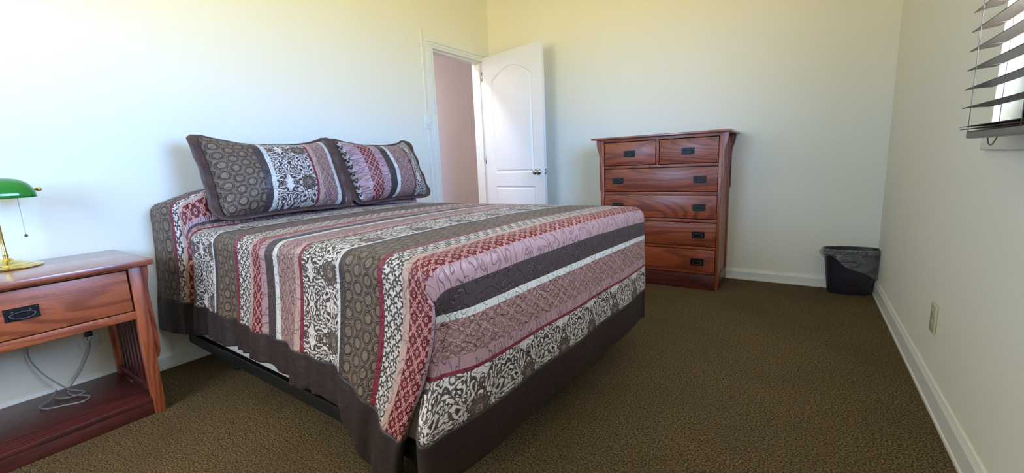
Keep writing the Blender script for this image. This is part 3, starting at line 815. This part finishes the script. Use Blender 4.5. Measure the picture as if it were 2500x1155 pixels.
def P(u, row):
    """rows from the near hem up (border, pattern), over the top, and down the far side"""
    yn, yf = y_near(u), y_far(u); W = yf - yn
    du = u - (UE - R); near = row < NB_ + NPAT
    if near:
        uu = min(u, UE); zb, zp = pl(ZBOT, uu), pl(ZPAT, uu)
        zz = lerp(zb, zp, row / NB_) if row < NB_ else lerp(zp, ZT - R, (row - NB_) / NPAT)
        dv = Q + (ZT - R - zz); dfar = -1
        v01 = 0.0
    else:
        if row < NB_ + NPAT + NTOP: v = lerp(R - Q, W - R + Q, (row - NB_ - NPAT) / NTOP)
        else: v = W - R + Q + (row - NB_ - NPAT - NTOP) / 30 * .50
        dv = R - v; dfar = v - (W - R); v01 = max(0, min(1, v / W))
    shift = x_of(UE - R, v01) - (UE - R)
    if du <= 0: x = x_of(u, v01); ax = dx = 0
    else: ax, dx = arc(du); x = UE - R + ax + shift
    xt = min(x, UE - R + shift)
    if dv <= 0 and dfar <= 0:                              # the top, and the foot drop below it
        y = yn + R - dv; z = topz(xt, y) - dx; dd = du - Q
        if dd > 0:
            z = lerp(z, ZT - R - dd, sstep(0, .2, dd)) + .045 * v01 ** 2 * min(1, dd / .45)
            x += .010 * sstep(0, .4, dd) + .006 * math.sin(y * 13 + .7) * sstep(.05, .5, dd)
            nr = sstep(yn + .16, yn + .02, y); lo = sstep(.26, .42, dd)
            x -= .042 * nr * sstep(0, .16, dd) * (1 - .8 * lo)
            y -= .060 * lo * sstep(yn + .40, yn, y)
    elif dfar > 0:
        zt = topz(xt, yf - R)
        if du <= 0: ay, dy = arc(dfar); y = yf - R + ay; z = zt - dy
        else:
            rho = math.hypot(du, dfar); ar, dr = arc(rho)
            x = UE - R + ar * du / rho + shift; y = yf - R + ar * dfar / rho; z = zt - dr
            if du > Q: z += .045 * min(1, (du - Q) / .45)
            x += .010 * sstep(0, .4, du - Q)
    else:
        zt = topz(xt, yn + R); ay, dy = arc(dv); dd = max(0, dv - Q)
        fz = lerp(zt - dy, ZT - dy, sstep(0, .25, dd))
        if du <= 0: y = yn + R - ay; z = fz
        else:
            rho = math.hypot(du, dv); ar, dr = arc(rho); cx, cy = du / rho, dv / rho
            x, y, z = UE - R + ar * cx + shift, yn + R - ar * cy, zt - dr
            if near:                                       # side drop runs on and rolls under at the corner
                m = .022
                if du < m: fx, fy = du, 0.0
                else:
                    a = min((du - m) / .020, 2.8); fx = m + .020 * math.sin(a); fy = .020 * (1 - math.cos(a))
                t = sstep(Q, Q + .07, dv)
                x, y, z = lerp(x, UE - R + fx + shift, t), lerp(y, yn + R - ay + fy, t), lerp(z, fz, t)
            elif du > dv:                                  # foot drop tucks in behind it
                m = .045
                if dv < m: fy, fx = dv, 0.0
                else:
                    a = min((dv - m) / .022, 2.4); fy = m + .022 * math.sin(a); fx = .022 * (1 - math.cos(a))
                t = sstep(Q + .01, Q + .10, du); d2 = max(0, du - Q); lo = sstep(.26, .42, d2)
                X_ = UE - R + arc(du)[0] + shift + .010 * sstep(0, .4, d2)
                Z_ = lerp(zt - arc(du)[1], ZT - arc(du)[1], sstep(0, .2, d2))
                x, y, z = lerp(x, X_ - fx - .042 * sstep(0, .16, d2) * (1 - .8 * lo), t), lerp(y, yn + R - fy * (.62 + .38 * lo) - .060 * lo, t), lerp(z, Z_, t)
        if near:
            y += -.045 * sstep(0, .5, dd) + fold(x, zz, 1.0)
            low = sstep(.66, .03, zz)
            x -= .140 * sstep(-1.30, -.86, u) * low ** 1.5
            y -= .018 * sstep(-1.12, -.86, u) * low
            hw = sstep(.30, .75, zz)
            y += .035 * math.exp(-((x + 2.475) / .028) ** 2) * sstep(0, .06, dd)
            if row < NB_: y += .006 * math.sin(x * 70 + 2 * math.sin(x * 13)) * (1 - row / NB_)
            z = max(z, .006)
    y -= .046 * sstep(-2.50, -2.64, x) * sstep(1.12, .86, y)
    return Vector((x, y, z)), -dv
NR = NB_ + NPAT + NTOP + 30
fnames = sorted({q[1] for q in STR if q[1] != 'border'}); midx = {n: i for i, n in enumerate(fnames)}
def build_quilt():
    bms = {'q': bmesh.new(), 'b': bmesh.new()}; uvs = {k: b.loops.layers.uv.new('UVMap') for k, b in bms.items()}
    cache = {}
    def vert(key, i, j):
        k = (key, i, j)
        if k not in cache:
            p, v = P(US[i], j); cache[k] = (bms[key].verts.new(p), v)
        return cache[k]
    for i in range(len(US) - 1):
        du = (US[i] + US[i + 1]) / 2 - (UE - R)
        for j in range(NR):
            if j < NB_ + NPAT and du > .105: continue
            if j >= NB_ + NPAT + NTOP and du > Q: continue
            key = 'b' if (j < NB_ or UT[i] == 'border' or j >= NR - 9) else 'q'
            q = [vert(key, i, j), vert(key, i + 1, j), vert(key, i + 1, j + 1), vert(key, i, j + 1)]
            f = bms[key].faces.new([a[0] for a in q])
            for lp_, a, ii in zip(f.loops, q, (i, i + 1, i + 1, i)): lp_[uvs[key]].uv = (US[ii], a[1])
            f.material_index = 0 if key == 'b' else midx[UT[i]]
    return bms['q'], bms['b']
qb = (-1.8, 1.55, .01)
quilt = thing('quilt', qb, 'quilted bedspread in brown, maroon, mauve and white patterned stripes draped over the bed', 'bedspread')
bq, bbord = build_quilt()
qo = link_mesh('patchwork', bq, [M[n] for n in fnames], quilt, qb)
bo = link_mesh('border', bbord, M['border'], quilt, qb); bo['label'] = 'plain dark brown satin border along the hem'
for o in (qo, bo):
    md = o.modifiers.new('thick', 'SOLIDIFY'); md.thickness = .006; md.offset = -1

# pillows in quilted shams --------------------------------------------
def sham(name, y0, y1, xb, xt, z0, z1, sag, strips, label, swap=1, lean_y=0.0):
    W = y1 - y0; H = math.hypot(z1 - z0, xt - xb); ym = (y0 + y1) / 2
    base = (xb, ym, z0); root = thing(name, base, label, 'pillow', 'quilted pillows on the bed')
    up = Vector((xt - xb, 0, z1 - z0)).normalized(); nrm = Vector((up.z, 0, -up.x)); side = Vector((0, 1, 0))
    TH = .15
    cols = []; typ = []
    e = [-1.0]; tt = []
    for b, nme in strips:
        a = e[-1]; b = -1 + 2 * (b - y0) / W; n = max(1, round((b - a) * W / 2 / .010))
        for i in range(1, n + 1): e.append(a + (b - a) * i / n); tt.append(nme)
    nb = 44
    fl = [n for n in dict.fromkeys(tt)]
    rnd = noise.noise(Vector((y0 * 9, 3, 1)))
    def pt(a, b, sgn):
        ia = math.copysign(min(1, abs(a)), a)
        t = max(0, (1 - abs(ia) ** 2.6)) ** .55 * max(0, (1 - abs(b) ** 2.6)) ** .55
        th = TH * t * (1 + .06 * noise.noise(Vector((a * 2, b * 2, y0)))) 
        bb = b * (1 - .055 * (1 - a * a)) if b < 0 else b * (1 - sag * (1 - abs(a) ** 2.8))
        aa = a * (1 - .045 * (1 - b * b))
        cq = (abs(ia) * abs(b)) ** 7
        aa -= math.copysign(.05 * cq, a); bb -= math.copysign(.04 * cq, b)
        aa += lean_y * (b + 1) * .5
        th += .004 * noise.noise(Vector((a * 6, b * 5, 7 + y0)))
        if sgn < 0: th *= .35
        p = Vector((xb, ym, z0)) + side * (aa * W / 2) + up * ((bb + 1) * H / 2) + nrm * (TH * .55 + sgn * th)
        # the lower part slumps forwards a little
        p.x += .028 * (1 - (b + 1) / 2) ** 2 * (1 if sgn > 0 else .4)
        # top corners curl
        p.x -= .03 * max(0, b) ** 3 * abs(a) ** 4
        return p
    bm = bmesh.new(); uv = bm.loops.layers.uv.new('UVMap')
    for sgn in (1, -1):
        V = [[bm.verts.new(pt(a, -1 + 2 * j / nb, sgn)) for j in range(nb + 1)] for a in e]
        for i in range(len(e) - 1):
            for j in range(nb):
                q = [V[i][j], V[i + 1][j], V[i + 1][j + 1], V[i][j + 1]]; c = [(e[i], j), (e[i + 1], j), (e[i + 1], j + 1), (e[i], j + 1)]
                f = bm.faces.new(q if sgn > 0 else q[::-1]); c = c if sgn > 0 else c[::-1]
                for l_, (a, jj) in zip(f.loops, c): l_[uv].uv = (a * W / 2 * swap + 3.03, jj / nb * H)
                f.material_index = fl.index(tt[i])
    bmesh.ops.remove_doubles(bm, verts=bm.verts, dist=.0006)
    link_mesh('quilted_cover', bm, [M[n] for n in fl], root, base)
    # flange all round
    bm = bmesh.new(); uv = bm.loops.layers.uv.new('UVMap'); per = []
    N = 40
    for k in range(N): per.append((-1, lerp(-1, 1, k / N)))
    for k in range(N): per.append((lerp(-1, 1, k / N), 1))
    for k in range(N): per.append((1, lerp(1, -1, k / N)))
    for k in range(N): per.append((lerp(1, -1, k / N), -1))
    FW = .055; rings = []
    n = len(per)
    for i, (a, b) in enumerate(per):
        p = pt(a * .985, b * .985, 0); row = []
        oa = a if abs(a) > abs(b) - 1e-6 else a * .96; ob = b if abs(b) > abs(a) - 1e-6 else b * .96
        da = (1 if a >= 1 - 1e-6 else -1 if a <= -1 + 1e-6 else 0); db = (1 if b >= 1 - 1e-6 else -1 if b <= -1 + 1e-6 else 0)
        for k in range(5):
            t = k / 4; wv = .006 * math.sin(i * .55 + rnd * 9) * t
            fwb = FW * (.45 if db < 0 else .30 if db > 0 else 1)
            kc = .6 if da and db else 1.0
            q = p + side * da * FW * t * kc + up * db * fwb * t * kc + nrm * (wv + .012 * t * (1 if db == 0 else 0))
            if db < 0: q.z = max(q.z, z0 - .004 + .004 * math.sin(i * .4)); q.x += .022 * t
            row.append(bm.verts.new(q))
        rings.append(row)
    for i in range(n):
        A, B = rings[i], rings[(i + 1) % n]
        for k in range(4):
            f = bm.faces.new((A[k], A[k + 1], B[k + 1], B[k]))
            for l_, (ii, kk) in zip(f.loops, ((i, k), (i, k + 1), (i + 1, k + 1), (i + 1, k))): l_[uv].uv = (ii * .02, kk * .01)
    o = link_mesh('flange', bm, M['flange'], root, base); o['label'] = 'plain brown satin flange'
    md = o.modifiers.new('thick', 'SOLIDIFY'); md.thickness = .010; md.offset = 0
    return root
sham('pillow', .970, 1.705, -2.495, -2.635, .768, 1.192, .30,
     [(1.155, 'circles'), (1.195, 'dark'), (1.218, 'white'), (1.452, 'damask'), (1.466, 'maroon'), (1.495, 'tan'), (1.60, 'maulat'), (1.632, 'white'), (1.680, 'dark'), (1.705, 'sprig')],
     'quilted pillow with circle-patterned left end, nearer the lamp, propped against the wall')
sham('pillow', 1.795, 2.42, -2.515, -2.645, .768, 1.190, .26,
     [(1.812, 'sprig'), (1.875, 'mauve'), (1.955, 'redlat'), (2.01, 'mauve'), (2.065, 'dark'), (2.095, 'white'), (2.235, 'maulat'), (2.25, 'maroon'), (2.42, 'damask')],
     'quilted pillow with floral right end and red lattice stripe, nearer the doorway', lean_y=-.12)

# ------------------------------------------------------------------ waste bin with liner
wb = (.318, 3.735, 0); rz = math.radians(10)
wbin = thing('waste_bin', wb, 'black oval plastic wastebasket with clear liner in the far right corner', 'waste bin', rotz=rz)
def oval(rx, ry, n, k):
    t = k / n * 2 * PI; c, s_ = math.cos(t), math.sin(t); e_ = .80
    return math.copysign(abs(c) ** e_, c) * rx, math.copysign(abs(s_) ** e_, s_) * ry
bm = bmesh.new(); NS = 56
prof = [(.05, .003), (.118, .0), (.124, .006), (.142, .15), (.158, .300), (.163, .304), (.164, .312), (.160, .318), (.155, .314), (.138, .15), (.119, .010), (.05, .010)]
rings = [[bm.verts.new((*oval(r, r * .50, NS, k), z)) for k in range(NS)] for r, z in prof]
for A, B in zip(rings, rings[1:]):
    for k in range(NS): bm.faces.new((A[k], A[(k + 1) % NS], B[(k + 1) % NS], B[k]))
bm.faces.new(rings[0]); bm.faces.new(rings[-1][::-1]); bmesh.ops.recalc_face_normals(bm, faces=bm.faces)
link_mesh('bin_body', bm, M['rubber'], wbin, auto=.7)
bm = bmesh.new(); rows = []
NK = 18
for k in range(NS * 2):
    t = k / (NS * 2) * 2 * PI
    cx = math.cos(t)
    low = .165 if False else lerp(.265, .120, sstep(-.9, .85, cx)) + .012 * math.sin(t * 5 + 1)
    if math.sin(t) > 0: low = lerp(low, .2, math.sin(t))
    row = []
    for j in range(NK + 1):
        q = j / NK
        if q < .2: z = lerp(.24, .319, q / .2); rr = lerp(.146, .1595, q / .2)
        elif q < .3: z = .3205; rr = lerp(.1595, .167, (q - .2) / .1)
        else:
            z = lerp(.3185, low, (q - .3) / .7)
            body = lerp(.124, .164, z / .31); rr = body + .006 + .016 * sstep(.3, .0, z) * 1.0 + .028 * max(0, cx) ** 3 * sstep(.30, .12, z) * .3
        rr += .018 * sstep(-.93, -1.0, cx) * math.exp(-((z - .285) / .02) ** 2) + .0035 * noise.noise(Vector((math.cos(t) * 6, math.sin(t) * 6, z * 22)))
        x, y = oval(1, .5, NS * 2, k); row.append(bm.verts.new((x * rr, y * rr * (1.03 if q >= .3 else 1), z)))
    rows.append(row)
for i in range(len(rows)):
    A, B = rows[i], rows[(i + 1) % len(rows)]
    for j in range(NK): bm.faces.new((A[j], A[j + 1], B[j + 1], B[j]))
o = link_mesh('liner', bm, M['bag'], wbin); o['label'] = 'clear crinkled plastic liner folded over the rim'

# ------------------------------------------------------------------ unseen hall lamp, added to light the passage beyond the door
hb = (-3.5, 2.55, ZC)
hl = thing('added_hall_light', hb, 'unseen round white ceiling lamp added to light the hallway beyond the open door', 'added ceiling light')
bm = bmesh.new(); lathe(bm, [(.001, -.09), (.10, -.08), (.15, -.045), (.16, -.001)], hb, 32)
gm = NT('added_lamp_glow'); gm.b.inputs['Emission Color'].default_value = (.96, .93, 1.0, 1); gm.b.inputs['Emission Strength'].default_value = HALL_POWER
link_mesh('added_lamp_glass', bm, gm.m, hl, hb)
